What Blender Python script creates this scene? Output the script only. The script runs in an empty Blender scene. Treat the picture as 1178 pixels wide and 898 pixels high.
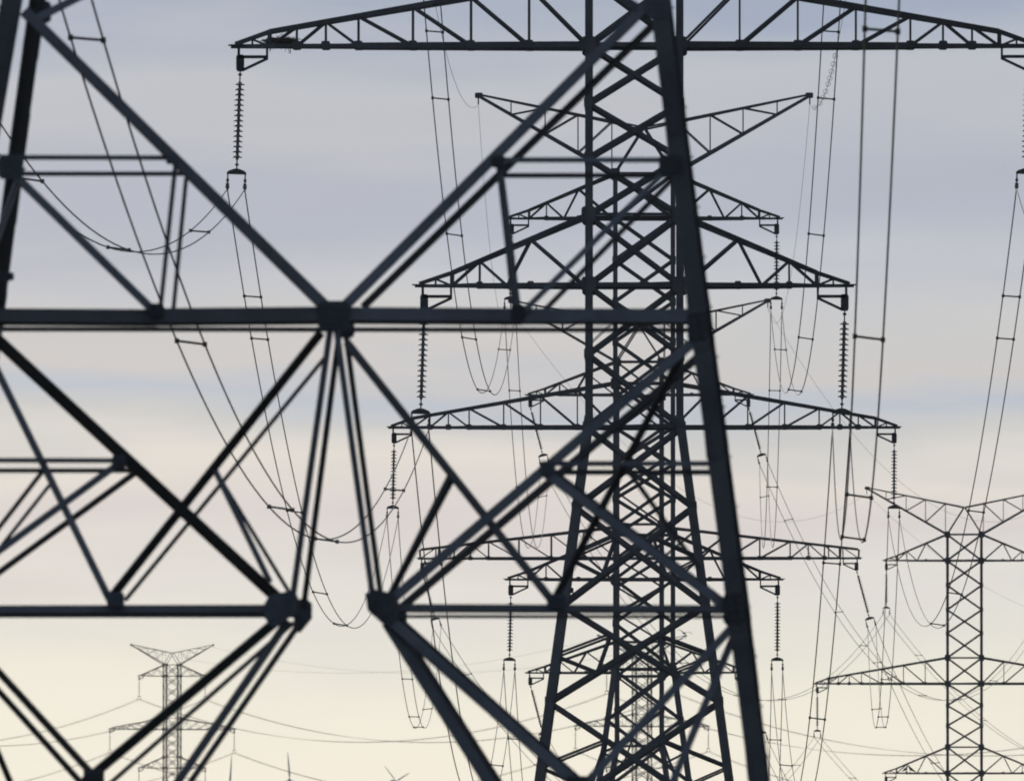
import bpy, bmesh, math, random
from mathutils import Vector, Matrix
random.seed(7)
S = bpy.context.scene
C = S.collection
R = math.radians

# ------------------------------------------------------------------ camera
FPX = 26000.0            # focal length in photo pixels (a very long telephoto)
CAMZ = 1.7
PITCH = math.atan((1236 - 449) / FPX)
cam = bpy.data.cameras.new('camera')
cam.sensor_width = 36.0
cam.sensor_fit = 'HORIZONTAL'
cam.lens = FPX / 1178 * 36.0
cam.clip_start = 1.0
cam.clip_end = 60000.0
cam.dof.use_dof = True
cam.dof.focus_distance = 800.0
cam.dof.aperture_fstop = 11.0
camo = bpy.data.objects.new('camera', cam)
C.objects.link(camo)
camo.location = (0, 0, CAMZ)
camo.rotation_euler = (R(90) + PITCH, 0, 0)
S.camera = camo

# ------------------------------------------------------------------ sky
def lin(c):
    out = []
    for v in c:
        v /= 255.0
        out.append(v / 12.92 if v <= 0.04045 else ((v + 0.055) / 1.055) ** 2.4)
    return (*out, 1.0)

SUN_EL, SUN_AZ = R(11), R(-14)          # low sun behind the clouds, ahead and a little left
w = bpy.data.worlds.new('World')
S.world = w
w.use_nodes = True
nt = w.node_tree
nt.nodes.clear()
N = lambda t: nt.nodes.new(t)
L = nt.links.new
out = N('ShaderNodeOutputWorld')
sky = N('ShaderNodeTexSky')
sky.sky_type = 'NISHITA'
sky.sun_disc = False
sky.sun_elevation = SUN_EL
sky.sun_rotation = SUN_AZ
bg1 = N('ShaderNodeBackground'); bg1.inputs['Strength'].default_value = 0.1
L(sky.outputs[0], bg1.inputs[0])
tc = N('ShaderNodeTexCoord')
sep = N('ShaderNodeSeparateXYZ'); L(tc.outputs['Generated'], sep.inputs[0])

def math_node(op, a, b=None, c=None, clamp=False):
    m = N('ShaderNodeMath'); m.operation = op; m.use_clamp = clamp
    for i, v in enumerate((a, b, c)):
        if v is None: continue
        if isinstance(v, (int, float)): m.inputs[i].default_value = v
        else: L(v, m.inputs[i])
    return m.outputs[0]

def cloud_noise(sx, sz, detail, offs):
    mp = N('ShaderNodeMapping'); mp.inputs['Scale'].default_value = (sx, sx, sz)
    mp.inputs['Location'].default_value = (offs, offs * 1.7, offs * .6)
    L(tc.outputs['Generated'], mp.inputs[0])
    n = N('ShaderNodeTexNoise'); n.inputs['Scale'].default_value = 1.0
    n.inputs['Detail'].default_value = detail; n.inputs['Roughness'].default_value = 0.5
    L(mp.outputs[0], n.inputs['Vector'])
    return math_node('SUBTRACT', n.outputs['Fac'], 0.5)
warp = cloud_noise(45, 260, 4, 3.1)
z2 = math_node('MULTIPLY_ADD', warp, 0.0075, sep.outputs['Z'])
u = math_node('MULTIPLY', z2, 1 / 0.06, clamp=True)
ramp = N('ShaderNodeValToRGB')
L(u, ramp.inputs[0])
STOPS = [(1236, (256.8, 258.5, 247.3)), (898, (253.1, 253.0, 241.0)), (800, (245.6, 248.8, 238.1)), (700, (227.7, 232.7, 232.5)),
         (600, (211.2, 212.3, 219.7)), (540, (220.3, 221.7, 221.7)), (490, (189.2, 199.1, 208.4)), (450, (168.5, 187.5, 210.0)),
         (420, (189.5, 194.9, 203.9)), (380, (186.5, 195.4, 205.3)), (330, (175.1, 188.7, 206.6)), (260, (154.8, 172.8, 199.3)),
         (200, (154.8, 172.0, 197.8)), (150, (167.5, 181.0, 200.1)), (90, (168.0, 181.9, 201.0)), (0, (130.0, 156.7, 191.3)),
         (-300, (139.2, 156.6, 182.6)), (-323, (163.1, 170.1, 182.6))]
els = ramp.color_ramp.elements
while len(els) > 1: els.remove(els[0])
for i, (py, c) in enumerate(STOPS):
    p = (1236 - py) / FPX / 0.06
    e = els[0] if i == 0 else els.new(p)
    e.position = p
    e.color = lin(c)
# the cloud sheet gets darker towards the zenith and away from the low sun
up = N('ShaderNodeMapRange'); up.inputs['From Min'].default_value = 0.06; up.inputs['From Max'].default_value = 0.8
up.inputs['To Min'].default_value = 1.0; up.inputs['To Max'].default_value = 0.95
L(sep.outputs['Z'], up.inputs[0])
bk = N('ShaderNodeMapRange'); bk.inputs['From Min'].default_value = -0.7; bk.inputs['From Max'].default_value = 0.9
bk.inputs['To Min'].default_value = 0.72; bk.inputs['To Max'].default_value = 1.0
L(sep.outputs['Y'], bk.inputs[0])
puff = cloud_noise(22, 120, 5, 9.4)
fine = cloud_noise(110, 640, 8, 21.7)
stre = math_node('MULTIPLY_ADD', fine, 0.07, math_node('MULTIPLY_ADD', puff, 0.12, 1.0))
k = math_node('MULTIPLY', up.outputs[0], bk.outputs[0])
k = math_node('MULTIPLY', k, stre)
k = math_node('MULTIPLY', k, 1.06)
bg2 = N('ShaderNodeBackground')
L(ramp.outputs[0], bg2.inputs[0]); L(k, bg2.inputs[1])
mix = N('ShaderNodeMixShader'); mix.inputs[0].default_value = 0.95
L(bg1.outputs[0], mix.inputs[1]); L(bg2.outputs[0], mix.inputs[2])
L(mix.outputs[0], out.inputs[0])

sd = bpy.data.lights.new('sun', 'SUN'); sd.energy = 0.5; sd.angle = R(12); sd.color = (1.0, 0.9, 0.76)
so = bpy.data.objects.new('sun', sd); C.objects.link(so)
sdir = Vector((math.sin(SUN_AZ) * math.cos(SUN_EL), math.cos(SUN_AZ) * math.cos(SUN_EL), math.sin(SUN_EL)))
so.rotation_euler = sdir.to_track_quat('Z', 'Y').to_euler()
so.location = (0, 0, 100)

vs = S.view_settings
vs.view_transform = 'Standard'; vs.look = 'None'; vs.exposure = 0; vs.gamma = 1; vs.use_curve_mapping = False
S.cycles.filter_width = 1.9
S.cycles.max_bounces = 4
S.cycles.volume_bounces = 1

# ------------------------------------------------------------------ helpers
def P(px, py, d):
    """world point at forward distance d (metres along +Y) seen at photo pixel (px, py)"""
    v = Vector(((px - 589) / FPX, 1, -(py - 449) / FPX))
    y = v.y * math.cos(PITCH) - v.z * math.sin(PITCH)
    z = v.y * math.sin(PITCH) + v.z * math.cos(PITCH)
    k = d / y
    return Vector((v.x * k, d, CAMZ + z * k))

def project(p):
    z = p.z - CAMZ
    dep = p.y * math.cos(PITCH) + z * math.sin(PITCH)
    upv = -p.y * math.sin(PITCH) + z * math.cos(PITCH)
    return 589 + FPX * p.x / dep, 449 - FPX * upv / dep

def steel(name, c0, c1, rough, scale):
    m = bpy.data.materials.new(name); m.use_nodes = True
    t = m.node_tree; b = t.nodes['Principled BSDF']
    tcn = t.nodes.new('ShaderNodeTexCoord')
    n1 = t.nodes.new('ShaderNodeTexNoise'); n1.inputs['Scale'].default_value = scale
    n1.inputs['Detail'].default_value = 6; n1.inputs['Roughness'].default_value = 0.65
    t.links.new(tcn.outputs['Object'], n1.inputs['Vector'])
    r = t.nodes.new('ShaderNodeValToRGB')
    r.color_ramp.elements[0].position = 0.3; r.color_ramp.elements[0].color = (*c0, 1)
    r.color_ramp.elements[1].position = 0.7; r.color_ramp.elements[1].color = (*c1, 1)
    t.links.new(n1.outputs['Fac'], r.inputs[0])
    oi = t.nodes.new('ShaderNodeObjectInfo')
    vm = t.nodes.new('ShaderNodeVectorMath'); vm.operation = 'MULTIPLY'    # tone member by member; foreground bars and legs hold painted light and shade
    t.links.new(r.outputs[0], vm.inputs[0]); t.links.new(oi.outputs['Color'], vm.inputs[1])
    t.links.new(vm.outputs[0], b.inputs['Base Color'])
    rr = t.nodes.new('ShaderNodeMapRange'); rr.inputs['To Min'].default_value = rough - .12; rr.inputs['To Max'].default_value = rough + .12
    t.links.new(n1.outputs['Fac'], rr.inputs[0]); t.links.new(rr.outputs[0], b.inputs['Roughness'])
    b.inputs['Metallic'].default_value = 0.4
    return m

M_STEEL = steel('weathered_galvanised_steel', (0.022, 0.029, 0.041), (0.056, 0.069, 0.090), 0.5, 1.3)
M_PLATE = steel('gusset_steel', (0.018, 0.025, 0.037), (0.042, 0.054, 0.074), 0.6, 4.0)
M_CABLE = steel('weathered_aluminium_cable', (0.06, 0.062, 0.066), (0.10, 0.102, 0.106), 0.55, 3.0)
M_DISC = steel('insulator_glass', (0.085, 0.105, 0.12), (0.13, 0.155, 0.17), 0.3, 8.0)
M_FIT = steel('fitting_iron', (0.04, 0.042, 0.047), (0.07, 0.072, 0.08), 0.6, 9.0)
M_TWIG = steel('dry_twigs', (0.035, 0.027, 0.020), (0.085, 0.066, 0.048), 0.9, 6.0)
M_BIRD = steel('dark_plumage', (0.025, 0.025, 0.028), (0.05, 0.05, 0.055), 0.7, 12.0)
M_GULL = steel('grey_plumage', (0.20, 0.20, 0.21), (0.34, 0.34, 0.35), 0.7, 8.0)
M_TURB = steel('turbine_coating', (0.36, 0.37, 0.38), (0.44, 0.45, 0.46), 0.5, 0.3)
for mm in (M_TWIG, M_BIRD, M_GULL, M_TURB, M_DISC):
    mm.node_tree.nodes['Principled BSDF'].inputs['Metallic'].default_value = 0.0

def bar(bm, p, q, wd, n, t=None, prof='L', off=0.0, turn=0.0, flange=None):
    """an angle-steel member from p to q; one flange lies in the face whose inward normal is n"""
    p = Vector(p); q = Vector(q); d = q - p
    if d.length < 1e-4: return
    d.normalize(); n = Vector(n)
    n = n - d * n.dot(d)
    if n.length < 1e-4:
        n = d.orthogonal()
    n.normalize()
    if turn:                                 # roll the angle steel so its flange tips up (+) or down (-)
        key = (lambda v: -v.z) if abs(d.z) < .97 else (lambda v: v.x)
        cand = [Matrix.Rotation(R(a), 3, d) @ n for a in (turn, -turn)]
        n = max(cand, key=key) if turn > 0 else min(cand, key=key)
    uu = d.cross(n)
    if t is None: t = max(0.012, wd * 0.14)
    h = wd / 2
    if prof == 'L':
        fl = wd * (flange or (.3 if turn else .8))
        poly = [(-h, 0), (h, 0), (h, t), (-h + t, t), (-h + t, fl), (-h, fl)]
    else:
        poly = [(-h, -h * .5), (h, -h * .5), (h, h * .5), (-h, h * .5)]
    a = [bm.verts.new(p + uu * x + n * (y + off)) for x, y in poly]
    b = [bm.verts.new(q + uu * x + n * (y + off)) for x, y in poly]
    m = len(poly)
    for i in range(m):
        bm.faces.new((a[i], a[(i + 1) % m], b[(i + 1) % m], b[i]))
    bm.faces.new(a[::-1]); bm.faces.new(b)

def plate(bm, c, u, v, hu, hv, n, t):
    """an octagonal (clipped-corner) plate centred at c"""
    c = Vector(c); u = Vector(u).normalized(); v = Vector(v).normalized(); n = Vector(n).normalized()
    k = 0.72
    pts = [(-1, -k), (-k, -1), (k, -1), (1, -k), (1, k), (k, 1), (-k, 1), (-1, k)]
    a = [bm.verts.new(c + u * x * hu + v * y * hv - n * t / 2) for x, y in pts]
    b = [bm.verts.new(c + u * x * hu + v * y * hv + n * t / 2) for x, y in pts]
    for i in range(8):
        bm.faces.new((a[i], a[(i + 1) % 8], b[(i + 1) % 8], b[i]))
    bm.faces.new(a[::-1]); bm.faces.new(b)

def tube(bm, pts, rad, seg=6, cap=True):
    rings = []
    for i, p in enumerate(pts):
        p = Vector(p)
        d = (Vector(pts[min(i + 1, len(pts) - 1)]) - Vector(pts[max(i - 1, 0)])).normalized()
        ref = Vector((0, 0, 1)) if abs(d.z) < .9 else Vector((1, 0, 0))
        x = d.cross(ref).normalized(); y = d.cross(x)
        r = rad[i] if isinstance(rad, (list, tuple)) else rad
        rings.append([bm.verts.new(p + x * r * math.cos(2 * math.pi * k / seg) + y * r * math.sin(2 * math.pi * k / seg)) for k in range(seg)])
    for a, b in zip(rings, rings[1:]):
        for k in range(seg):
            bm.faces.new((a[k], a[(k + 1) % seg], b[(k + 1) % seg], b[k]))
    if cap:
        bm.faces.new(rings[0][::-1]); bm.faces.new(rings[-1])

def lathe(bm, prof, seg=12):
    rings = [[bm.verts.new((r * math.cos(2 * math.pi * k / seg), r * math.sin(2 * math.pi * k / seg), z)) for k in range(seg)] for r, z in prof]
    for a, b in zip(rings, rings[1:]):
        for k in range(seg):
            bm.faces.new((a[k], a[(k + 1) % seg], b[(k + 1) % seg], b[k]))
    bm.faces.new(rings[0][::-1]); bm.faces.new(rings[-1])

def mesh(bm, mat, smooth=False):
    bmesh.ops.recalc_face_normals(bm, faces=bm.faces)
    me = bpy.data.meshes.new('m'); bm.to_mesh(me); bm.free()
    me.materials.append(mat)
    if smooth:
        for p in me.polygons: p.use_smooth = True
    return me

TONE_RNG = random.Random(11)
def shade_or_random_tone(o, lo, hi):  # object tone: light and shade painted on bars and legs, random on gussets
    k = TONE_RNG.uniform(lo, hi); o.color = (k, k * 1.02, k * 1.05, 1); return o
def obj(name, me, parent=None):
    o = bpy.data.objects.new(name, me); me.name = name
    C.objects.link(o)
    k = TONE_RNG.uniform(.75, 1.3); o.color = (k, k, k, 1)
    if parent is not None: o.parent = parent
    return o

def tag(o, label, cat, group=None, kind=None):
    if label: o['label'] = label
    if cat: o['category'] = cat
    if group: o['group'] = group
    if kind: o['kind'] = kind
    return o

def empty(name, loc, rz=0.0):
    o = bpy.data.objects.new(name, None); C.objects.link(o)
    o.location = loc; o.rotation_euler = (0, 0, rz); o.empty_display_size = 0.5
    return o

def copy_tree(o, parent=None):
    c = o.copy(); C.objects.link(c); c.parent = parent
    for ch in list(o.children): copy_tree(ch, c)
    return c

# ------------------------------------------------------------------ ground
GPROF = [(-600, 0), (260, 0), (622, 0.05), (981, -0.1), (1268, 0.75), (1667, 0.45), (2200, 3.0), (3240, 22.0),
         (3576, 26.8), (3880, 31.2), (4300, 34.0), (9000, 88.0), (14000, 145.0), (14390, 146.0)]
def gz(y):
    for (a, za), (b, zb) in zip(GPROF, GPROF[1:]):
        if y <= b: return za + (zb - za) * max(0, (y - a)) / (b - a)
    return GPROF[-1][1]
bm = bmesh.new()
ys = sorted(set([a for a, _ in GPROF] + list(range(-600, 4400, 60)) + list(range(4400, 14390, 400))))
xs = [-2600, -1500, -800, -400, -200, -100, -50, 0, 50, 100, 200, 400, 800, 1500, 2600]
grid = [[bm.verts.new((x, y, gz(y))) for x in xs] for y in ys]
for r0, r1 in zip(grid, grid[1:]):
    for i in range(len(xs) - 1):
        bm.faces.new((r0[i], r0[i + 1], r1[i + 1], r1[i]))
mg = bpy.data.materials.new('meadow'); mg.use_nodes = True
t = mg.node_tree; b = t.nodes['Principled BSDF']; b.inputs['Roughness'].default_value = 0.95
tcn = t.nodes.new('ShaderNodeTexCoord'); n1 = t.nodes.new('ShaderNodeTexNoise'); n1.inputs['Scale'].default_value = 0.02
n1.inputs['Detail'].default_value = 10
t.links.new(tcn.outputs['Object'], n1.inputs['Vector'])
r = t.nodes.new('ShaderNodeValToRGB'); r.color_ramp.elements[0].color = (0.035, 0.05, 0.02, 1); r.color_ramp.elements[1].color = (0.10, 0.095, 0.05, 1)
t.links.new(n1.outputs['Fac'], r.inputs[0]); t.links.new(r.outputs[0], b.inputs['Base Color'])
tag(obj('ground', mesh(bm, mg)), 'open meadow rising gently towards far hills below the frame', 'ground', kind='structure')

# ------------------------------------------------------------------ haze
bm = bmesh.new()
bmesh.ops.create_cube(bm, size=1.0)
for v in bm.verts:
    v.co = Vector((v.co.x * 5400, 6800 + v.co.y * 15200, 134.5 + v.co.z * 271))
mh = bpy.data.materials.new('haze'); mh.use_nodes = True
t = mh.node_tree; t.nodes.clear()
mo = t.nodes.new('ShaderNodeOutputMaterial'); pv = t.nodes.new('ShaderNodeVolumePrincipled')
pv.inputs['Color'].default_value = (0.97, 0.96, 0.94, 1); pv.inputs['Density'].default_value = 2.6e-5
pv.inputs['Anisotropy'].default_value = 0.0
t.links.new(pv.outputs[0], mo.inputs['Volume'])
hz = tag(obj('haze', mesh(bm, mh)), 'thin pale evening haze over the whole landscape', 'haze', kind='stuff')
hz.display_type = 'WIRE'

# ------------------------------------------------------------------ lattice pylon kit (local origin: ground, z=0; mid arm at HM)
HM = 30.0
HW = 1.28
def hw(z):                                   # z relative to the mid arm
    return HW if z > -10.2 else HW + 0.136 * (-10.2 - z)
NODES = [11.0, 9.07, 7.26, 5.45, 3.72, 1.91, 0.0, -1.6, -3.1, -4.67, -6.6, -8.5, -10.5, -12.7, -15.4, -18.06, -21.5, -25.5, -30.2]
ARMZ = {11.0, 9.07, 1.91, 0.0, -4.67, -6.6}

def leg_mesh(sx, sy):
    bm = bmesh.new()
    prev = None
    zs = NODES
    for z0, z1 in ((11.0, -10.2), (-10.2, -30.3)):
        p = Vector((sx * hw(z0), sy * hw(z0), HM + z0)); q = Vector((sx * hw(z1), sy * hw(z1), HM + z1))
        d = (q - p).normalized()
        u1 = Vector((-sx, 0, 0)); u2 = Vector((0, -sy, 0)); wd, tt = (0.20, 0.022) if z0 > 0 else (0.25, 0.026)
        poly = [(0, 0), (1, 0), (1, tt / wd), (tt / wd, tt / wd), (tt / wd, 1), (0, 1)]
        a = [bm.verts.new(p - u1 * wd * .35 - u2 * wd * .35 + u1 * x * wd + u2 * y * wd) for x, y in poly]
        b2 = [bm.verts.new(q - u1 * wd * .35 - u2 * wd * .35 + u1 * x * wd + u2 * y * wd) for x, y in poly]
        for i in range(6): bm.faces.new((a[i], a[(i + 1) % 6], b2[(i + 1) % 6], b2[i]))
        bm.faces.new(a[::-1]); bm.faces.new(b2)
    for z in NODES[:-1]:                     # splice cleats and gussets on the leg
        big = z in ARMZ
        h = 0.20 if big else 0.13
        c = Vector((sx * hw(z), sy * hw(z), HM + z))
        plate(bm, c + Vector((-sx * .03, sy * .085, 0)), (1, 0, 0), (0, 0, 1), h, h * 1.05, (0, 1, 0), 0.016)
        plate(bm, c + Vector((sx * .085, -sy * .03, 0)), (0, 1, 0), (0, 0, 1), h, h * 1.05, (1, 0, 0), 0.016)
    return mesh(bm, M_STEEL)

def face_mesh(ax, sg):
    """X bracing of one face: ax='y' faces +-Y (along the line of sight), ax='x' faces +-X"""
    bm = bmesh.new()
    def pt(s, z, k=1.0):
        h = hw(z)
        return Vector((s * h * k, sg * h, HM + z)) if ax == 'y' else Vector((sg * h, s * h * k, HM + z))
    n = Vector((0, -sg, 0)) if ax == 'y' else Vector((-sg, 0, 0))
    for z0, z1 in zip(NODES, NODES[1:]):
        low = z1 < -10
        wd = 0.125 if low else 0.105
        if z1 < -30: z1 = -30
        bar(bm, pt(-1, z0), pt(1, z1), wd, n, off=.02)
        bar(bm, pt(1, z0), pt(-1, z1), wd, n, off=.035 + .012)
        if z0 in ARMZ or z0 == -10.5:
            bar(bm, pt(-1, z0), pt(1, z0), 0.12 if z0 in (0.0, -6.6, 9.07) else 0.085, n, off=.07)
        c = (pt(-1, z0) + pt(1, z0)) * .5
        h0, h1 = hw(z0), hw(z1)
        zc = z0 + (z1 - z0) * h0 / (h0 + h1)
        cc = pt(0, zc); u = (1, 0, 0) if ax == 'y' else (0, 1, 0)
        plate(bm, cc - n * .0 + n * .04, u, (0, 0, 1), .09 if low else .07, .09 if low else .07, n, .014)
        if z1 <= -15.4:                       # redundant members of the big panels
            for s in (-1, 1):
                f = 0.34
                m_ = pt(s, z0).lerp(pt(-s, z1), f * .9)
                zl = z0 + (z1 - z0) * .52
                bar(bm, m_, pt(s, zl), .07, n, off=.06)
                q0 = pt(s, z1).lerp(pt(-s, z0), f * .9)
                bar(bm, m_, q0, .07, n, off=.075)
                bar(bm, q0, pt(s, zl), .06, n, off=.09)
    if ax == 'y' and sg < 0:                  # plan bracing at arm levels
        for z in (9.07, 0.0, -6.6, -10.5):
            h = hw(z)
            bar(bm, (-h, -h, HM + z), (h, h, HM + z), .07, (0, 0, 1)); bar(bm, (h, -h, HM + z + .03), (-h, h, HM + z + .03), .07, (0, 0, 1))
    return mesh(bm, M_STEEL)

def arm_meshes(sx, zb, rise, W, long, tip_h=0.0, x0=HW, y0=HW, scale_w=1.0):
    """chords, web and tip bracket of one crossarm; zb is absolute local z of the bottom chord"""
    ch, we, br = bmesh.new(), bmesh.new(), bmesh.new()
    yw = lambda x: y0 + (0.13 - y0) * (x - x0) / (W - x0)
    if long:
        k = (W - x0) / (11.0 - 1.28)
        nodes = [x0 + (v - 1.28) * k for v in (1.28, 2.9, 4.5, 6.1, 7.6, 8.5, 9.3, 10.05)]
        xk, zk = nodes[-1], 0.40
    else:
        k = (W - x0) / (5.93 - 1.28)
        nodes = [x0 + (v - 1.28) * k for v in (1.28, 2.85, 4.26, 5.02)]
        xk, zk = nodes[-1], 0.36
    if tip_h: xk, zk = W - .05, tip_h
    def zt(x):
        return zb + rise + (zk - rise) * (x - x0) / (xk - x0)
    B = lambda x, sy: Vector((sx * x, sy * yw(x), zb))
    T = lambda x, sy: Vector((sx * x, sy * yw(x), zt(x)))
    bw = 0.165 if long else 0.12
    tw = 0.135 if long else 0.115
    for sy in (-1, 1):
        n = Vector((0, -sy, 0))
        # stepped bottom chord: a heavier section near the shaft
        mid = nodes[4] if long else nodes[2]
        bar(ch, B(x0 - .1, sy), B(mid, sy), bw, n); bar(ch, B(mid - .12, sy), B(W + .12, sy), bw * .68, n, off=.01)
        bar(ch, T(x0 - .05, sy), T(xk, sy), tw, n)
        tip = Vector((sx * W, sy * .13, zb + (tip_h if tip_h else .06)))
        if not tip_h:
            bar(ch, T(xk, sy), tip, tw * .85, n)
        else:
            bar(ch, Vector((sx * (W - .02), sy * .13, zb)), tip, .10, n)
        for x in nodes[1:] if long else nodes[2:]:
            th = .115 if x == nodes[-1] else .055
            bar(we, B(x, sy), T(x, sy), th, n, off=.02)
        if long:
            for i in range(1, len(nodes)):
                if i <= 5: bar(we, T(nodes[i], sy), B(nodes[i - 1], sy), .072 if i < 5 else .06, n, off=.035)
                if i >= 6: bar(we, T(nodes[i - 1], sy), B(nodes[i], sy), .07, n, off=.035)
        else:
            b1 = x0 + (3.5 - 1.28) * k
            bar(we, T(nodes[1], sy), B(x0 + .1, sy), .075, n, off=.035)
            bar(we, T(nodes[1], sy), B(b1, sy), .07, n, off=.035)
            bar(we, T(nodes[2], sy), B(b1, sy), .06, n, off=.035)
            bar(we, T(nodes[2], sy), B(nodes[3], sy), .07, n, off=.035)
        # small tip stiffeners
        xm = xk + (W - xk) * .5
        if not tip_h:
            bar(we, B(xk, sy), Vector((sx * xm, sy * yw(xm), zb + .19)), .05, n, off=.03)
            bar(we, B(xm, sy), Vector((sx * xm, sy * yw(xm), zb + .2)), .05, n, off=.03)
        else:
            for x in (W - .9, W - 1.7):
                bar(we, B(x, sy), T(x, sy), .06, n, off=.02)
            bar(we, T(W - .9, sy), B(W - .02, sy), .05, n, off=.03)
    # lacing between the two bottom chords and the two top chords
    for i in range(len(nodes) - 1):
        s = 1 if i % 2 else -1
        bar(we, B(nodes[i], s), B(nodes[i + 1], -s), .06, (0, 0, 1), off=.02)
        bar(we, T(nodes[i], s), T(nodes[i + 1], -s), .05, (0, 0, -1), off=.02)
    plate(ch, (sx * (W - .05), 0, zb + .03), (1, 0, 0), (0, 1, 0), .24, .2, (0, 0, 1), .03)
    for i, x in enumerate(nodes[1:-1]):
        for sy in (-1, 1):
            plate(ch, B(x, sy) + Vector((0, sy * .012, 0.02)), (1, 0, 0), (0, 0, 1), .12 if long else .09, .11 if long else .085, (0, 1, 0), .014)
    # L-shaped hanger bracket under the tip
    xi, xo = W - .90, W - .10
    for sy in (-1, 1):
        bar(br, (sx * xi, sy * .10, zb - .29), (sx * xo, sy * .10, zb - .29), .08, (0, -sy, 0))
        bar(br, (sx * (xo - .1), sy * .10, zb - .66), (sx * xi, sy * .10, zb - .33), .07, (0, -sy, 0))
        bar(br, (sx * (xi + .02), sy * .11, zb + .02), (sx * (xi + .02), sy * .11, zb - .33), .06, (0, -sy, 0))
        bar(br, (sx * (xo + .0), sy * .11, zb + .02), (sx * (xo + .0), sy * .11, zb - .26), .07, (0, -sy, 0))
    plate(br, (sx * (xo - .04), 0, zb - .46), (1, 0, 0), (0, 0, 1), .11, .23, (0, 1, 0), .2)
    return mesh(ch, M_STEEL), mesh(we, M_STEEL), mesh(br, M_PLATE)

def peak_mesh(sx, x0=HW, zbase=11.0, tip=(7.2, 14.4), zc=12.98):
    bm = bmesh.new()
    tx, tz = tip
    ylow = lambda x: x0 + (.1 - x0) * (x - x0) / (tx - x0)
    yup = lambda x: x0 * .98 + (.1 - x0 * .98) * x / tx
    Bp = lambda x, sy: Vector((sx * x, sy * ylow(x), HM + zbase + (tz - zbase) * (x - x0) / (tx - x0)))
    Tp = lambda x, sy: Vector((sx * x, sy * yup(x), HM + zc + (tz + .06 - zc) * x / tx))
    for sy in (-1, 1):
        n = Vector((0, -sy, 0))
        bar(bm, Bp(x0, sy), Bp(tx, sy), .13, n); bar(bm, Tp(0.02, sy), Tp(tx, sy), .085, n)
        bar(bm, Tp(0.03, sy), Bp(x0, sy), .085, n, off=.02)
        for x in (1.4, 2.87, 4.3, 5.78):
            bar(bm, Bp(x, sy), Tp(x, sy), .05, n, off=.02)
        for a, b_ in ((1.4, 2.87), (2.87, 4.3), (4.3, 5.78)):
            bar(bm, Tp(a, sy), Bp(b_, sy), .055, n, off=.03)
    for i, x in enumerate((1.4, 2.87, 4.3)):
        xn = (2.87, 4.3, 5.78)[i]; s = 1 if i % 2 else -1
        bar(bm, Bp(x, s), Bp(xn, -s), .05, (0, 0, 1))
    plate(bm, (sx * (tx - .02), 0, HM + tz + .02), (1, 0, 0), (0, 0, 1), .17, .12, (0, 1, 0), .18)
    bar(bm, (sx * tx, 0, HM + tz), (sx * tx, 0, HM + tz - .38), .06, (0, 1, 0), prof='B')
    return mesh(bm, M_STEEL)

ARMS_STD = {'top': (9.07, 1.93, 5.9, False, 0), 'middle': (0.0, 1.91, 11.0, True, 0), 'low': (-6.6, 1.93, 5.93, False, 0)}
ARMS_ANG = {'top': (9.15, 1.85, 6.25, False, 0), 'middle': (0.0, 1.75, 12.3, True, .5), 'low': (-6.4, 1.75, 6.25, False, 0)}

def build_arm(root, sx, zb, rise, W, long, tip_h, **kw):
    a, b_, c = arm_meshes(sx, zb, rise, W, long, tip_h, **kw)
    o = obj('crossarm', a, root); obj('web_bracing', b_, o); obj('tip_bracket', c, o)
    return o

def build_pylon(arms):
    root = empty('lattice_pylon', (0, 0, 0))
    for sx in (-1, 1):
        for sy in (-1, 1): obj('leg', leg_mesh(sx, sy), root)
    for ax in 'xy':
        for sg in (-1, 1): obj('shaft_bracing', face_mesh(ax, sg), root)
    for sx in (-1, 1):
        for k, (zb, rise, W, lg, th) in arms.items():
            build_arm(root, sx, HM + zb, rise, W, lg, th)
        obj('earthwire_peak', peak_mesh(sx), root)
    return root

PYLONS = {
    # key: (px centre, py of mid arm, px per metre, yaw, label)
    'B': (729.8, 53.3, 41.8, R(-.6), 'large sharp lattice pylon whose wide crossarm stretches along the top edge'),
    'C': (741, 491.5, 26.5, R(-.3), 'mid-distance lattice pylon with V-shaped horns directly behind the large sharp pylon'),
    'E': (735.5, 642, 20.55, R(-2), 'lattice pylon with slanting insulators and box-ended wide arm behind the mid-distance pylon'),
    'D': (1109.6, 786, 15.6, R(-1.3), 'lattice pylon standing clear of the others at the right edge'),
    'F': (198, 838.5, 6.75, R(13.5), 'small faded lattice pylon far away at lower left'),
    'G': (738.5, 835, 7.25, R(13.5), 'faint far lattice pylon seen through the legs of the large sharp pylon'),
}
SHORT = {'A': 'blurred foreground pylon', 'B': 'large sharp pylon', 'C': 'mid-distance pylon', 'E': 'slanting-insulator pylon',
         'D': 'right-edge pylon', 'F': 'faded lower-left pylon', 'G': 'faint centre pylon'}
proto = build_pylon(ARMS_STD)
ROOT, ARMS = {}, {}
first = True
for key, (px, py, s, yaw, label) in PYLONS.items():
    if key == 'E': root = build_pylon(ARMS_ANG)
    elif first: root = proto; first = False
    else: root = copy_tree(proto)
    d = FPX / s
    p = P(px, py, d)
    root.location = (p.x, d, p.z - HM); root.rotation_euler = (0, 0, yaw)
    tag(root, label, 'power pylon', 'pylons along the power lines')
    ROOT[key] = root; ARMS[key] = ARMS_ANG if key == 'E' else ARMS_STD

def local(key, v):
    r = ROOT[key]
    return Matrix.Translation(r.location) @ Matrix.Rotation(r.rotation_euler.z, 4, 'Z') @ Vector(v)

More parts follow.
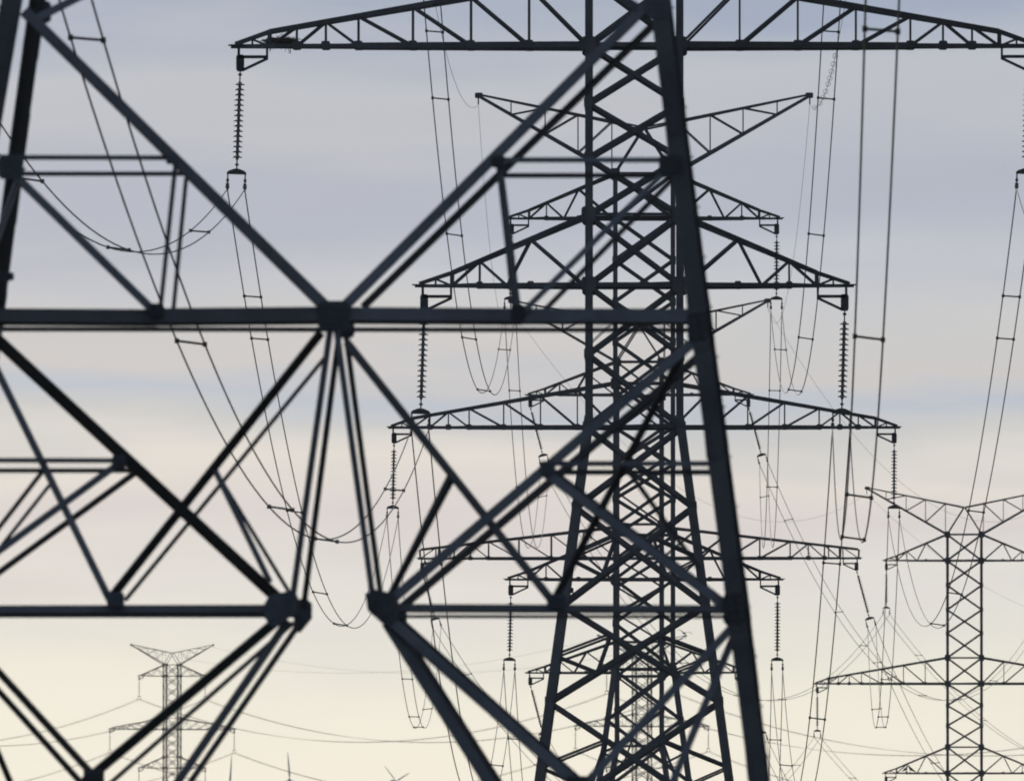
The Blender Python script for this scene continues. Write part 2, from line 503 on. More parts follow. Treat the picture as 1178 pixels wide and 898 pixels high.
# ------------------------------------------------------------------ foreground pylon (two lattice faces, 5.7 m apart)
DN, DF = 257.2, 262.9
FACE = {'N': (DN, Vector((0, 1, 0))), 'F': (DF, Vector((0, -1, 0)))}
A = tag(empty('lattice_pylon', (-2.0, 260, 0)), 'huge dark out-of-focus pylon filling the foreground, only its braced base in frame', 'power pylon', 'pylons along the power lines')
ROOT['A'] = A
A_inv = Matrix.Translation(-Vector(A.location))
def pa(px, py, f):
    return A_inv @ P(px, py, FACE[f][0])
def member(name, p, q, wpx, f, off=0.0, t=None, turn=0.0, flange=None):
    bm = bmesh.new()
    bar(bm, pa(*p, f), pa(*q, f), wpx / 100.0, FACE[f][1], off=off, t=t or max(.012, wpx / 100 * .12), turn=turn, flange=flange)
    return shade_or_random_tone(obj(name, mesh(bm, M_STEEL), A), *((.8, 1.9) if turn > 0 else (.25, .6)))  # upturned bars painted lighter as if lit, the rest darker as if shaded
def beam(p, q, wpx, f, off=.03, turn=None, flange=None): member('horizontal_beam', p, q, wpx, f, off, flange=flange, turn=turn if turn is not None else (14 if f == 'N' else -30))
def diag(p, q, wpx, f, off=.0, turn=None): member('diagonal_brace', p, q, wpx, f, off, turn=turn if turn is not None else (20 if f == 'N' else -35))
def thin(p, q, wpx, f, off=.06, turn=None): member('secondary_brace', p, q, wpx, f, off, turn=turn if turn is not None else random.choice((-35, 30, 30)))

# legs: traced where the photo shows them, then up to the shaft and down to the ground
LEGS = [('N', [(17, -20), (-14, 160), (-45, 365), (-82, 700), (-104, 898)], -1, -1), ('F', [(46, -20), (21.5, 160), (-5, 365), (-45, 700), (-68, 898)], -1, 1),
        ('N', [(755, -20), (805, 380), (847, 700), (872, 898)], 1, -1), ('F', [(760, -20), (811, 380), (853, 700), (876, 898)], 1, 1)]
for f, pts, sx, sy in LEGS:
    bm = bmesh.new()
    ws = [pa(x, y, f) for x, y in pts]
    topn = A_inv @ Vector((-1.28 + sx * 1.35, 260 + sy * 1.35, 22.0))
    topm = A_inv @ Vector((-1.28 + sx * 1.28, 260 + sy * 1.28, 43.6))
    dn = ws[-1] + (ws[-1] - ws[-2]) * ((ws[-1].z + .3) / (ws[-2].z - ws[-1].z))
    chain = [topm, topn] + ws + [dn]
    u1 = Vector((-sx, 0, 0)); u2 = Vector((0, -sy, 0)); wd, tt = ((.21 if sx > 0 else .25) if f == 'N' else .19), .03
    poly = [(0, 0), (1, 0), (1, tt / wd), (tt / wd, tt / wd), (tt / wd, 1), (0, 1)]
    rings = [[bm.verts.new(p + u1 * (x - .5) * wd + u2 * y * wd) for x, y in poly] for p in chain]
    for a, b_ in zip(rings, rings[1:]):
        for i in range(6): bm.faces.new((a[i], a[(i + 1) % 6], b_[(i + 1) % 6], b_[i]))
    bm.faces.new(rings[0][::-1]); bm.faces.new(rings[-1])
    # splice plates with bolt rows on the outer flange
    for (xa, ya), (xb, yb) in zip(pts, pts[1:]):
        for fr in (.35, .97):
            c = pa(xa + (xb - xa) * fr, ya + (yb - ya) * fr, f)
            dd = (pa(xb, yb, f) - pa(xa, ya, f)).normalized()
            plate(bm, c - u2 * .012, dd.cross(Vector((0, 1, 0))), dd, .10, .34, (0, 1, 0), .016)
            for k in range(-3, 4):
                for sgn in (-1, 1):
                    cc = c + dd * k * .09 + dd.cross(Vector((0, 1, 0))) * .055 * sgn - u2 * .024
                    tube(bm, [cc, cc - u2 * .022], .018, 6)
    # step bolts
    if f == 'N':
        for i in range(16):
            c = ws[0].lerp(ws[-1], (i + .5) / 16) + Vector((sx * (.125), 0, 0))
            tube(bm, [c - Vector((sx * .03, 0, 0)), c + Vector((sx * .05, 0, 0))], .009, 6)
    shade_or_random_tone(obj('leg', mesh(bm, M_STEEL), A), *((.95, 1.15) if f == 'N' else (.4, .5)))  # near legs painted as lit, far legs as shaded

# main beams
beam((-45, 360.5), (180, 362), 17.5, 'N', turn=26, flange=.55); beam((176, 361.5), (385, 359.5), 18, 'N', turn=22, flange=.6)
beam((385, 359), (600, 360.5), 17, 'N', turn=26, flange=.6); beam((596, 361), (806, 361.5), 16.5, 'N', turn=20, flange=.6)
beam((-4, 379), (808, 380), 5.6, 'F', turn=-5)
beam((-82, 699), (328, 698), 10, 'N', turn=26, flange=.55); beam((445, 697), (847, 698.5), 9.2, 'N', turn=24, flange=.5)
beam((-40, 708.5), (345, 708.5), 4, 'F', turn=-4); beam((450, 709), (850, 709.5), 4, 'F', turn=-4)
beam((2, 180), (197, 180.5), 5.5, 'N'); beam((20, 202), (220, 202), 5.5, 'F')
beam((572, 183), (772, 183), 6, 'N'); beam((577, 204), (785, 204), 6, 'F')
beam((-45, 528), (137, 528.5), 5.5, 'N'); beam((-22, 543), (158, 543), 5.5, 'F')
beam((637, 532), (819, 532), 6, 'N'); beam((634, 545), (829, 545), 6.5, 'F')
# upper panel
diag((28, 12), (374, 352), 13, 'N'); diag((55, 38), (392, 367), 9, 'F')
diag((396, 350), (752, -4), 12, 'N', .03); diag((418, 354), (764, 18), 9.5, 'F')
diag((40, 20), (130, -26), 9, 'N', .05); diag((752, 18), (670, -33), 10, 'N', .05)
diag((6, 190), (178, 358), 9.5, 'N'); diag((772, 190), (600, 360), 7, 'N'); diag((783, 197), (622, 362), 7, 'F')
thin((199, 184), (181, 356), 5.5, 'N'); thin((218, 205), (203, 360), 5.5, 'F')
thin((570, 186), (589, 358), 7, 'N'); thin((575, 206), (596, 372), 5, 'F')
# lower panel
diag((-28, 368), (330, 698), 14.5, 'N', turn=-18); diag((806, 386), (438, 700), 12, 'N'); diag((808, 407), (452, 707), 11.5, 'F')
thin((-24, 372), (132, 690), 8.5, 'N', .09, turn=30); thin((797, 396), (643, 692), 9, 'N', .09)
diag((372, 384), (131, 688), 10.5, 'N', .04, turn=-35); diag((375, 414), (146, 692), 5.5, 'F', .04)
diag((400, 392), (637, 690), 9.5, 'N', .04)
diag((377, 378), (332, 700), 8, 'N', .05, turn=30); diag((391, 385), (350, 700), 7, 'F', .05, turn=-10)
diag((386, 378), (428.5, 692), 7.2, 'N', .05, turn=10); diag((399, 385), (441, 700), 6.6, 'F', .05, turn=-10)
diag((137, 530), (-66, 678), 8.5, 'N', .05); diag((158, 546), (-42, 692), 8.5, 'F', .05)
diag((624, 538), (840, 698), 11, 'N', .05); diag((640, 550), (848, 708), 8, 'F', .05)
thin((53, 543), (-30, 650), 5.5, 'N'); thin((60, 549), (-20, 650), 4.5, 'F')
thin((717, 540), (800, 655), 6, 'F'); thin((250, 538), (314, 668), 7, 'N', turn=30); thin((257, 550), (336, 680), 5, 'F', turn=30)
thin((524, 551), (450, 690), 7.5, 'N', turn=-30); thin((516, 541), (446, 680), 5.5, 'F', turn=30)
# bottom panel
diag((318, 715), (-130, 1090), 11.5, 'N', turn=-30); diag((338, 716), (-110, 1108), 6, 'F')
diag((444, 708), (902, 1110), 12.5, 'N'); diag((458, 712), (908, 1112), 8, 'F')
diag((330, 712), (-80, 1310), 9.8, 'N', .05); diag((345, 722), (-71, 1325), 8, 'F', .05)
diag((447, 714), (866, 1372), 13, 'N', .05); diag((452, 716), (868, 1366), 9, 'F', .05)
thin((-82, 685), (110, 895), 8.5, 'N', turn=-4); thin((-60, 730), (92, 899), 7.5, 'F', turn=-4)
thin((842, 714), (664, 904), 10.5, 'N', .09); thin((842, 720), (738, 968), 9.5, 'N', .12)
thin((-72, 720), (32, 966), 8.5, 'N', .12)
# side faces between the two lattice planes
for sx, i in ((-1, 0), (1, 2)):
    n = Vector((-sx, 0, 0))
    tops = [(14, -20), (41, -20), (750, -20), (757, -20)]
    def lp(j, y):
        f, pts, _, _ = LEGS[j]
        for (xa, ya), (xb, yb) in zip(pts, pts[1:]):
            if y <= yb: return pa(xa + (xb - xa) * (y - ya) / (yb - ya), y, f)
        return pa(pts[-1][0] + (y - pts[-1][1]) * .125 * sx, y, f)
    for y0_, y1_ in ((0, 190), (190, 365), (365, 530), (530, 700), (700, 900), (900, 1150)):
        for a_, b_ in (((0, 1), (1, 0)) if (y0_ > 0 or sx > 0) else ()):
            bm = bmesh.new(); bar(bm, lp(i + a_, y0_), lp(i + b_, y1_), .075, n, off=.03 + .03 * a_)
            obj('side_brace', mesh(bm, M_STEEL), A)
        bm = bmesh.new(); bar(bm, lp(i, y1_), lp(i + 1, y1_), .07, n, off=.02); obj('side_brace', mesh(bm, M_STEEL), A)
# gusset plates with bolts
def gusset(px, py, f, hu, hv):
    bm = bmesh.new()
    c = pa(px, py, f); n = FACE[f][1]
    plate(bm, c - n * .012, (1, 0, 0), (0, 0, 1), hu / 100, hv / 100, (0, 1, 0), .02)
    for i in (-.6, -.2, .2, .6):
        for j in (-.55, 0, .55):
            q = c + Vector((i * hu / 100, 0, j * hv / 100)) - n * .02
            tube(bm, [q, q - n * .022], .016, 6)
    shade_or_random_tone(obj('gusset_plate', mesh(bm, M_PLATE), A), .7, 2.2)
for g in ((384, 363, 'N', 18, 17), (396, 376, 'F', 12, 13), (459, 712, 'F', 9, 17),
          (133, 689, 'N', 10, 8), (640, 691, 'N', 11, 8), (180, 357, 'N', 8, 8), (596, 359, 'N', 8, 8), (46, 14, 'F', 13, 13), (756, 2, 'N', 15, 18),
          (803, 376, 'N', 12, 17), (845, 700, 'N', 13, 19), (108, 894, 'N', 12, 10), (664, 903, 'N', 13, 11), (137, 531, 'N', 8, 8), (630, 538, 'N', 9, 8),
          (198, 183, 'N', 7, 6), (573, 186, 'N', 8, 7), (2, 318, 'N', 14, 5), (12, 192, 'N', 14, 14), (772, 190, 'N', 14, 12)):
    gusset(*g)
def shaped_gusset(poly, f):
    bm = bmesh.new(); n = FACE[f][1]
    a = [bm.verts.new(pa(x, y, f) - n * .022) for x, y in poly]; b_ = [bm.verts.new(pa(x, y, f) - n * .002) for x, y in poly]
    for i in range(len(poly)): bm.faces.new((a[i], a[(i + 1) % len(poly)], b_[(i + 1) % len(poly)], b_[i]))
    bm.faces.new(a[::-1]); bm.faces.new(b_)
    cx = sum(x for x, _ in poly) / len(poly); cy = sum(y for _, y in poly) / len(poly)
    for x, y in poly:
        for fr in (.45, .78):
            q = pa(cx + (x - cx) * fr, cy + (y - cy) * fr, f) - n * .022
            tube(bm, [q, q - n * .02], .016, 6)
    shade_or_random_tone(obj('gusset_plate', mesh(bm, M_PLATE), A), .7, 2.2)
NODE_R = [(422, 683), (431, 677), (455, 682), (461, 692), (461, 708), (453, 719), (443, 718), (425, 702)]
shaped_gusset([(x - 2, y) for x, y in NODE_R], 'N')
shaped_gusset([(339, 688), (354, 689), (359, 694), (359, 711), (346, 727), (337, 727)], 'F')
shaped_gusset([(765 - x, y + 2) for x, y in NODE_R], 'N')
# shaft and crossarms above the frame, so that the wires hang from something
for ax, sg in (('y', -1), ('y', 1), ('x', -1), ('x', 1)):
    bm = bmesh.new()
    zs = [14.6, 18, 22, 24, 26, 27.5, 29, 30.5, 32.5, 34.4, 36.4, 38.3, 41.6, 43.6]
    def hx(z): return 3.6 + (1.35 - 3.6) * (z - 14.3) / 7.7 if z < 22 else 1.35 - .07 * (z - 22) / 21.6
    def hy(z): return 2.85 + (1.35 - 2.85) * (z - 14.3) / 7.7 if z < 22 else 1.35 - .07 * (z - 22) / 21.6
    def q_(s, z): return Vector((.72 + s * hx(z), sg * hy(z), z)) if ax == 'y' else Vector((.72 + sg * hx(z), s * hy(z), z))
    n = Vector((0, -sg, 0)) if ax == 'y' else Vector((-sg, 0, 0))
    for za, zb_ in zip(zs, zs[1:]):
        bar(bm, q_(-1, za), q_(1, zb_), .1, n, off=.03); bar(bm, q_(1, za), q_(-1, zb_), .1, n, off=.05)
    obj('shaft_bracing', mesh(bm, M_STEEL), A)
A_ATT = {}
for lv, sx, zb, W in (('middle', -1, 32.54, 11.0), ('middle', 1, 32.54, 11.0), ('low', -1, 25.94, 5.93), ('low', 1, 25.94, 5.93), ('top', -1, 41.6, 5.9), ('top', 1, 41.6, 5.9)):
    a = build_arm(A, sx, zb, 1.9, W, lv == 'middle', 0)
    a.location = (.72, 0, 0)
    A_ATT[(lv, sx)] = Vector(A.location) + Vector((.72 + sx * (W - .14), 0, zb))

# ------------------------------------------------------------------ insulator strings
NDISC = 15
def disc_mesh():
    bm = bmesh.new()
    lathe(bm, [(.042, .05), (.055, .045), (.058, .022), (.095, .010), (.136, -.010), (.138, -.028), (.11, -.026), (.07, -.018), (.046, -.02), (.042, -.05)], 14)
    return mesh(bm, M_DISC, True)
ME_DISC = disc_mesh()
def stack_mesh():
    bm = bmesh.new()
    for i in range(NDISC):
        z = -.36 - i * .143
        lathe(bm, [(.03, z + .07), (.05, z + .05), (.05, z + .02), (.125, z - .025), (.12, z - .035), (.05, z - .02), (.03, z - .072)], 8)
    return mesh(bm, M_DISC)
ME_STACK = stack_mesh()
def rod_mesh():
    bm = bmesh.new()
    tube(bm, [(0, 0, 0), (0, 0, -.34)], .022, 6); tube(bm, [(0, 0, -.3), (0, 0, -.30 - NDISC * .143)], .040, 8); tube(bm, [(0, 0, -.30 - NDISC * .143), (0, 0, -2.74)], .022, 6)
    tube(bm, [(-.05, 0, -.1), (.05, 0, -.1)], .035, 6); tube(bm, [(-.05, 0, -2.58), (.05, 0, -2.58)], .03, 6)
    return mesh(bm, M_FIT)
ME_ROD = rod_mesh()
def yoke_mesh():
    bm = bmesh.new()
    pts = [(-.27, -2.80), (-.22, -2.75), (-.06, -2.69), (.06, -2.69), (.22, -2.75), (.27, -2.80), (.27, -2.85), (-.27, -2.85)]
    a = [bm.verts.new((x, -.02, z)) for x, z in pts]; b_ = [bm.verts.new((x, .02, z)) for x, z in pts]
    for i in range(8): bm.faces.new((a[i], a[(i + 1) % 8], b_[(i + 1) % 8], b_[i]))
    bm.faces.new(a[::-1]); bm.faces.new(b_)
    return mesh(bm, M_FIT)
ME_YOKE = yoke_mesh()
def clamp_mesh(s):
    bm = bmesh.new()
    x = s * .24
    tube(bm, [(x, 0, -2.83), (x, 0, -3.2)], .022, 6)
    tube(bm, [(x, 0, -2.98), (x, 0, -3.06)], .045, 6)
    tube(bm, [(x, -.19, -3.26), (x, -.08, -3.2), (x, .08, -3.2), (x, .19, -3.26)], [.03, .06, .06, .03], 6)
    tube(bm, [(x, 0, -3.1), (x, 0, -3.24)], .055, 6)
    return mesh(bm, M_FIT)
ME_CL = {-1: clamp_mesh(-1), 1: clamp_mesh(1)}
YOKE = 3.22
LEAN = {'A': (0, 0), 'B': (-.035, -.03), 'C': (-.02, -.005), 'E': (.26, .27), 'D': (.0, .0), 'F': (0, 0), 'G': (0, 0)}
CLAMP = {}
SIDE = {-1: 'left', 1: 'right'}
def string(key, lv, sx):
    if key == 'A':
        top = A_ATT[(lv, sx)] + Vector((0, 0, -.68)); yaw = 0
    else:
        zb, rise, W, lg, th = ARMS[key][lv]
        top = local(key, (sx * (W - .14), 0, HM + zb - .68)); yaw = ROOT[key].rotation_euler.z
    lean = LEAN[key][0 if sx < 0 else 1]
    r = empty('insulator_string', top)
    r.rotation_euler = (0, -math.atan(lean), yaw)
    arm = {'top': 'short top', 'middle': 'wide middle', 'low': 'short low'}[lv]
    tag(r, '%s insulator under the %s end of the %s arm of %s' % ('slanting' if key == 'E' else 'hanging', SIDE[sx], arm, SHORT[key]), 'insulator', 'insulator strings on the pylons')
    obj('link_rod', ME_ROD, r)
    if key in 'BC':
        for i in range(NDISC):
            dsc = obj('insulator_disc', ME_DISC, r); dsc.location = (0, 0, -.36 - i * .143)
    else:
        obj('disc_stack', ME_STACK, r)
    obj('yoke_plate', ME_YOKE, r)
    for s in (-1, 1): obj('clamp', ME_CL[s], r)
    mw = Matrix.Translation(top) @ r.rotation_euler.to_matrix().to_4x4()
    CLAMP[(key, lv, sx)] = [mw @ Vector((s * .24, 0, -YOKE - .04)) for s in (-1, 1)]
for key in 'ABCEDFG':
    for lv in ('top', 'middle', 'low'):
        for sx in (-1, 1):
            if key == 'A' and lv == 'top': continue
            string(key, lv, sx)

# ------------------------------------------------------------------ conductors
def curve(p, q, sag, n=64):
    pts = []
    for i in range(n + 1):
        t_ = i / n
        v = p.lerp(q, t_); v.z -= 4 * sag * t_ * (1 - t_)
        pts.append(v)
    return pts
def fit_sag(p, q, target):
    lo, hi = .2, 40
    for _ in range(40):
        m = (lo + hi) / 2
        y = max(project(v)[1] for v in curve(p, q, m))
        if y < target: lo = m
        else: hi = m
    return (lo + hi) / 2

def spacer_mesh(a, b_):
    bm = bmesh.new()
    d = (b_ - a).normalized()
    tube(bm, [a - d * .03, b_ + d * .03], .024, 6)
    for c in (a, b_):
        bmesh.ops.create_cube(bm, size=1.0, matrix=Matrix.Translation(c) @ Matrix.Diagonal((.075, .11, .085, 1)))
    return mesh(bm, M_FIT)

def bundle(ka, kb, lv, sx, sag, ends=None, spacers=True, step=52.0, rad=.017, label=None, at=None):
    pa_, pb_ = ends if ends else (CLAMP[(ka, lv, sx)], CLAMP[(kb, lv, sx)])
    o = (pa_[0] + pa_[1]) / 2
    root = empty('conductor_bundle', o)
    lab = label or 'twin conductor from %s %s arm of %s to %s' % (SIDE[sx], lv, SHORT[ka], SHORT[kb])
    tag(root, lab, 'conductor', 'twin conductors between the pylons')
    cs = []
    for i in (0, 1):
        pts = curve(pa_[i] - o, pb_[i] - o, sag * (1 + .004 * (i * 2 - 1)))
        cs.append(pts)
        bm = bmesh.new(); tube(bm, pts, rad, 6)
        obj('cable', mesh(bm, M_CABLE, True), root)
    if spacers:
        Ln = (pb_[0] - pa_[0]).length
        n = max(2, int(Ln / step))
        ts = at or [(k_ + .5 + random.uniform(-.12, .12)) / n for k_ in range(n)]
        for t_ in ts:
            i = int(t_ * 64); f_ = t_ * 64 - i
            obj('spacer', spacer_mesh(cs[0][i].lerp(cs[0][i + 1], f_), cs[1][i].lerp(cs[1][i + 1], f_)), root)
    return root

mid = lambda pr: (pr[0] + pr[1]) / 2
def sag_of(ka, kb, lv, sx, target):
    return fit_sag(mid(CLAMP[(ka, lv, sx)]), mid(CLAMP[(kb, lv, sx)]), target)
def t_at(ka, kb, lv, sx, sag, down=(), up=()):
    """span fractions at which a conductor passes the given picture heights, before (down) and after (up) its lowest point"""
    pts = [project(v)[1] for v in curve(mid(CLAMP[(ka, lv, sx)]), mid(CLAMP[(kb, lv, sx)]), sag, 600)]
    low = pts.index(max(pts)); res = []
    for y in down: res.append(min(range(0, low + 1), key=lambda i: abs(pts[i] - y)) / 600)
    for y in up: res.append(min(range(low, 600), key=lambda i: abs(pts[i] - y)) / 600)
    return res + [.12] if not (down or up) else res
sAB_low = sag_of('A', 'B', 'low', -1, 622); sAB_mid = sag_of('A', 'B', 'middle', -1, 291)
sBC = sag_of('B', 'C', 'middle', -1, 721); sBCt = sag_of('B', 'C', 'top', -1, 453)
sCE = sag_of('C', 'E', 'middle', -1, 837)
print('sags', sAB_low, sAB_mid, sBC, sBCt, sCE)
for sx in (-1, 1):
    bundle('A', 'B', 'low', sx, sAB_low, at=[.06] + (t_at('A', 'B', 'low', sx, sAB_low, (43, 395, 584, 621), (563,)) if sx < 0 else t_at('A', 'B', 'low', sx, sAB_low, (36, 390, 571, 619))))
    bundle('A', 'B', 'middle', sx, sAB_mid, at=[.1, .22, .36] + t_at('A', 'B', 'middle', -1, sAB_mid, (207, 286), (266,)))
    bundle('B', 'C', 'top', sx, sBCt, at=[.06, .15] + t_at('B', 'C', 'top', sx, sBCt, (37, 270, 389, 449), (402,)))
    bundle('B', 'C', 'middle', sx, sBC, at=[.07] + t_at('B', 'C', 'middle', sx, sBC, (390, 588, 682, 718)))
    bundle('B', 'C', 'low', sx, sBC, at=t_at('B', 'C', 'low', sx, sBC, (648, 826, 935), (880,)))
    for lv in ('top', 'middle', 'low'):
        bundle('C', 'E', lv, sx, sCE, at=t_at('C', 'E', lv, sx, sCE, {'top': (449, 560), 'middle': (781, 824, 836), 'low': (850, 930)}[lv], {'top': (571,), 'middle': (815,), 'low': (900,)}[lv]))
        bundle('E', 'D', lv, sx, 9.5)
        # onwards from the right-edge pylon to the next one outside the frame
        e = [v + Vector((39.5, 403, 1.5)) for v in CLAMP[('D', lv, sx)]]
        bundle('D', None, lv, sx, 9.5, ends=(CLAMP[('D', lv, sx)], e), label='twin conductor leaving the %s %s arm of the right-edge pylon towards the right' % (SIDE[sx], lv))
        bundle('G', 'F', lv, sx, 7.5, spacers=False, rad=.03)
        e = [v + Vector((79, -335, -9)) for v in CLAMP[('G', lv, sx)]]
        bundle('G', None, lv, sx, 7.5, ends=(CLAMP[('G', lv, sx)], e), spacers=False, rad=.03, label='faint twin conductor leaving the %s %s arm of the faint centre pylon rightwards' % (SIDE[sx], lv))
        e = [v + Vector((-79, 335, 4)) for v in CLAMP[('F', lv, sx)]]
        bundle('F', None, lv, sx, 7.5, ends=(CLAMP[('F', lv, sx)], e), spacers=False, rad=.03, label='faint twin conductor leaving the %s %s arm of the faded lower-left pylon leftwards' % (SIDE[sx], lv))

def earth(ka, kb, sx, sag, end=None, markers=False):
    p = local(ka, (sx * 7.2, 0, HM + 14.0))
    q = end if end is not None else local(kb, (sx * 7.2, 0, HM + 14.0))
    root = empty('earth_wire', p)
    tag(root, 'thin earth wire between the %s horn tips of %s and %s' % (SIDE[sx], SHORT[ka], SHORT[kb]) if kb else
        'thin earth wire leaving the %s horn tip of the %s towards the right' % (SIDE[sx], SHORT[ka]), 'earth wire', 'earth wires on the horn tips')
    pts = curve(Vector((0, 0, 0)), q - p, sag, 80)
    bm = bmesh.new(); tube(bm, pts, .0085 if ka not in 'FG' else .016, 5); obj('cable', mesh(bm, M_CABLE, True), root)
    if markers:
        pr = [project(v + p) for v in pts]; acc, idx = 0.0, []
        for i in range(79, 2, -1):
            acc += math.hypot(pr[i][0] - pr[i + 1][0], pr[i][1] - pr[i + 1][1])
            if acc > 6.5 and len(idx) < 9: idx.append(i); acc = 0.0
        for i in idx:
            c = pts[i]; d = (pts[i + 1] - pts[i]).normalized()
            x = d.cross(Vector((0, 0, 1))).normalized(); y = d.cross(x)
            bm = bmesh.new()
            tube(bm, [c + d * (a / 12 * .5 - .25) + (x * math.cos(a * .9) + y * math.sin(a * .9)) * (.10 if 1 < a < 14 else .03) for a in range(16)], .007, 5)
            obj('spiral_marker', mesh(bm, M_FIT), root)
sEW = fit_sag(local('B', (-7.2, 0, HM + 14)), local('C', (-7.2, 0, HM + 14)), 124)
for sx in (-1, 1):
    earth('B', 'C', sx, sEW, markers=sx > 0)
    earth('C', 'E', sx, 4.0); earth('E', 'D', sx, 6.0)
    earth('D', None, sx, 6.0, end=local('D', (sx * 7.2, 0, HM + 14)) + Vector((39.5, 403, 1.5)))
    earth('G', 'F', sx, 5.0)

# ------------------------------------------------------------------ nest, birds, turbines
c = local('B', (-9.72, 0, HM + .13))
bm = bmesh.new()
for i in range(260):
    a = random.uniform(0, 2 * math.pi); rr = random.random() ** .5
    base = Vector((rr * .5 * math.cos(a), rr * .24 * math.sin(a), random.uniform(-.10, .13) * (1 - rr * .5)))
    d = Vector((random.gauss(0, 1), random.gauss(0, .7), random.gauss(0, .28))).normalized() * random.uniform(.06, .2)
    tube(bm, [base - d, base + Vector((0, 0, random.uniform(-.02, .02))), base + d], [.006, .010, .005], 4)
rings = []
for (z, r_) in ((-.09, .25), (-.05, .42), (.0, .46), (.05, .40), (.09, .26)):
    rings.append([bm.verts.new((r_ * random.uniform(.8, 1.1) * math.cos(k * .449), r_ * .42 * random.uniform(.8, 1.1) * math.sin(k * .449), z + random.uniform(-.015, .015))) for k in range(14)])
for a_, b_ in zip(rings, rings[1:]):
    for k in range(14): bm.faces.new((a_[k], a_[(k + 1) % 14], b_[(k + 1) % 14], b_[k]))
bm.faces.new(rings[0][::-1]); bm.faces.new(rings[-1])
for i in range(22):
    base = Vector((random.uniform(-.42, .45), random.uniform(-.15, .15), -.08))
    d = Vector((random.uniform(-.07, .07), 0, -random.uniform(.08, .26)))
    tube(bm, [base, base + d * .6 + Vector((.01, 0, 0)), base + d], [.008, .007, .005], 4)
nest = obj('bird_nest', mesh(bm, M_TWIG)); nest.location = c
tag(nest, 'ragged twig nest lodged near the left tip of the wide top-edge crossarm', 'nest')

def skin_sphere(bm, c, r, seg=10):
    bmesh.ops.create_uvsphere(bm, u_segments=seg, v_segments=7, radius=1.0, matrix=Matrix.Translation(c) @ Matrix.Diagonal((r[0], r[1], r[2], 1)))
def perched(face):
    bm = bmesh.new()
    f = face
    # one lofted body: tail, rump, breast, neck, head, bill
    path = [(-.27 * f, -.02), (-.20 * f, .03), (-.10 * f, .10), (0, .17), (.07 * f, .24), (.10 * f, .31), (.125 * f, .35), (.17 * f, .345), (.225 * f, .335)]
    rad = [.022, .035, .075, .095, .075, .05, .055, .025, .004]
    tube(bm, [(x, 0, z + .06) for x, z in path], rad, 10)
    for sy in (-1, 1):
        tube(bm, [(.01 * f, sy * .03, .16), (.02 * f, sy * .03, .0)], .009, 5)
        tube(bm, [(-.02 * f, sy * .03, .008), (.07 * f, sy * .03, .008)], .008, 5)
        tube(bm, [(.05 * f, sy * .085, .27), (-.08 * f, sy * .09, .17), (-.22 * f, sy * .035, .06)], [.03, .04, .012], 6)
    return mesh(bm, M_BIRD, True)
for i, (x, f, lab) in enumerate(((-4.35, 1, 'dark bird perched left on the low arm of the right-edge pylon'), (-3.98, -1, 'dark bird perched beside the other one, nearer the shaft of the right-edge pylon'))):
    o = obj('perched_bird', perched(f)); o.location = local('D', (x, -.55, HM - 6.6 + .09)); o.rotation_euler = (0, 0, R(20 * f))
    tag(o, lab, 'bird', 'birds perched on the right-edge pylon')
# bird in flight
bm = bmesh.new()
tube(bm, [(0, .22, 0), (0, .12, .0), (0, 0, .0), (0, -.14, .01), (0, -.2, .02), (0, -.25, .01)], [.02, .045, .065, .05, .04, .006], 8)
for sx in (-1, 1):
    prof = [(.04, .02, .17), (.18, .10, .16), (.30, .13, .13), (.42, .10, .07), (.5, .06, .015)]
    rows = []
    for x, z, ch in prof:
        rows.append([bm.verts.new((sx * x, -ch * .55, z)), bm.verts.new((sx * x, 0, z + .018)), bm.verts.new((sx * x, ch * .6, z)), bm.verts.new((sx * x, 0, z - .004))])
    for a, b_ in zip(rows, rows[1:]):
        for i in range(4): bm.faces.new((a[i], a[(i + 1) % 4], b_[(i + 1) % 4], b_[i]))
    bm.faces.new(rows[0]); bm.faces.new(rows[-1][::-1])
fb = obj('flying_bird', mesh(bm, M_GULL, True)); fb.location = P(787, 728, 1500); fb.rotation_euler = (0, R(12), R(20)); fb.scale = (1.15,) * 3
tag(fb, 'pale bird flying with raised wings between the lower braces of the large pylon', 'bird')

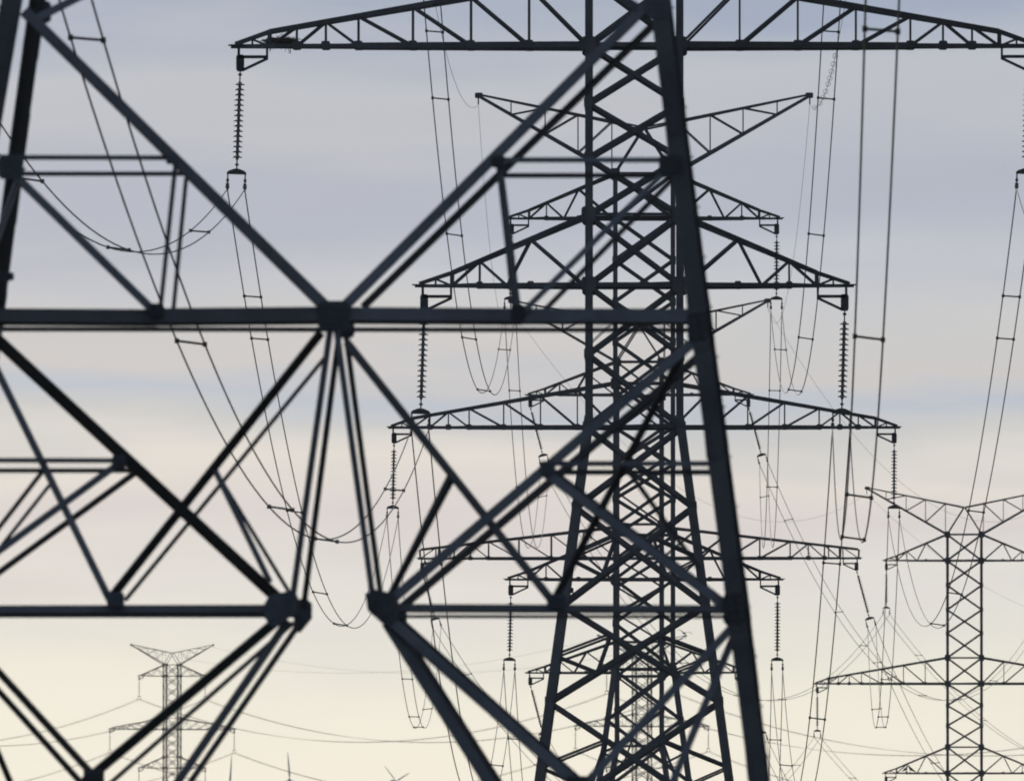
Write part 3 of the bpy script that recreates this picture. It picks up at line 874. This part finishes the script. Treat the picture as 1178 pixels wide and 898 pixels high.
def turbine(px, py, d, ang, label, blen, yaw=0):
    hub = P(px, py, d); g = gz(d)
    r = empty('wind_turbine', (hub.x, d, g), R(yaw))
    tag(r, label, 'wind turbine', 'wind turbines on the horizon')
    h = hub.z - g
    bm = bmesh.new(); tube(bm, [(0, 1.4, -.5), (0, 1.4, h - .5)], [1.5, .85], 12); obj('tower', mesh(bm, M_TURB, True), r)
    bm = bmesh.new(); tube(bm, [(0, .3, h), (0, .6, h), (0, 3.2, h), (0, 3.8, h)], [.6, .9, .85, .5], 10); obj('nacelle', mesh(bm, M_TURB, True), r)
    bm = bmesh.new(); tube(bm, [(0, -.9, h), (0, -.6, h), (0, .3, h)], [.1, .5, .62], 10); obj('hub', mesh(bm, M_TURB, True), r)
    for k_ in range(3):
        a = R(ang + 120 * k_); d_ = Vector((math.sin(a), 0, math.cos(a))); s_ = Vector((math.cos(a), 0, -math.sin(a)))
        bm = bmesh.new()
        rows = []
        for fr, ch, th in ((.02, .5, .5), (.08, .55, .42), (.2, 1.35, .3), (.5, .95, .18), (.8, .6, .1), (1.0, .18, .04)):
            cc = Vector((0, -.3, h)) + d_ * blen * fr
            tw = .5 * (1 - fr)
            u_ = s_ * math.cos(tw) + Vector((0, 1, 0)) * math.sin(tw); v_ = d_.cross(u_)
            rows.append([bm.verts.new(cc - u_ * ch * .35), bm.verts.new(cc + v_ * th * .5), bm.verts.new(cc + u_ * ch * .65), bm.verts.new(cc - v_ * th * .5)])
        for a_, b_ in zip(rows, rows[1:]):
            for i in range(4): bm.faces.new((a_[i], a_[(i + 1) % 4], b_[(i + 1) % 4], b_[i]))
        bm.faces.new(rows[0]); bm.faces.new(rows[-1][::-1])
        obj('blade', mesh(bm, M_TURB, False), r)
turbine(333, 896, 13800, -4, 'distant wind turbine with one upright blade, in the open gap left of centre', 17)
turbine(455, 898, 13800, -51.5, 'distant wind turbine with two raised blades in a V, beside the blurred brace', 15, 53)
turbine(264, 903, 13800, 4, 'distant wind turbine behind the blurred braces right of the faded pylon', 19)
# small blank plate bracketed to a leg of the large sharp pylon
bm = bmesh.new()
plate(bm, (-1.77, -1.98, HM - 15.02), (1, 0, 0), (0, 0, 1), .11, .075, (0, 1, 0), .02)
bar(bm, (-1.95, -1.96, HM - 15.02), (-1.74, -1.96, HM - 15.02), .035, (0, 1, 0))
obj('leg_plate', mesh(bm, M_PLATE), ROOT['B'])
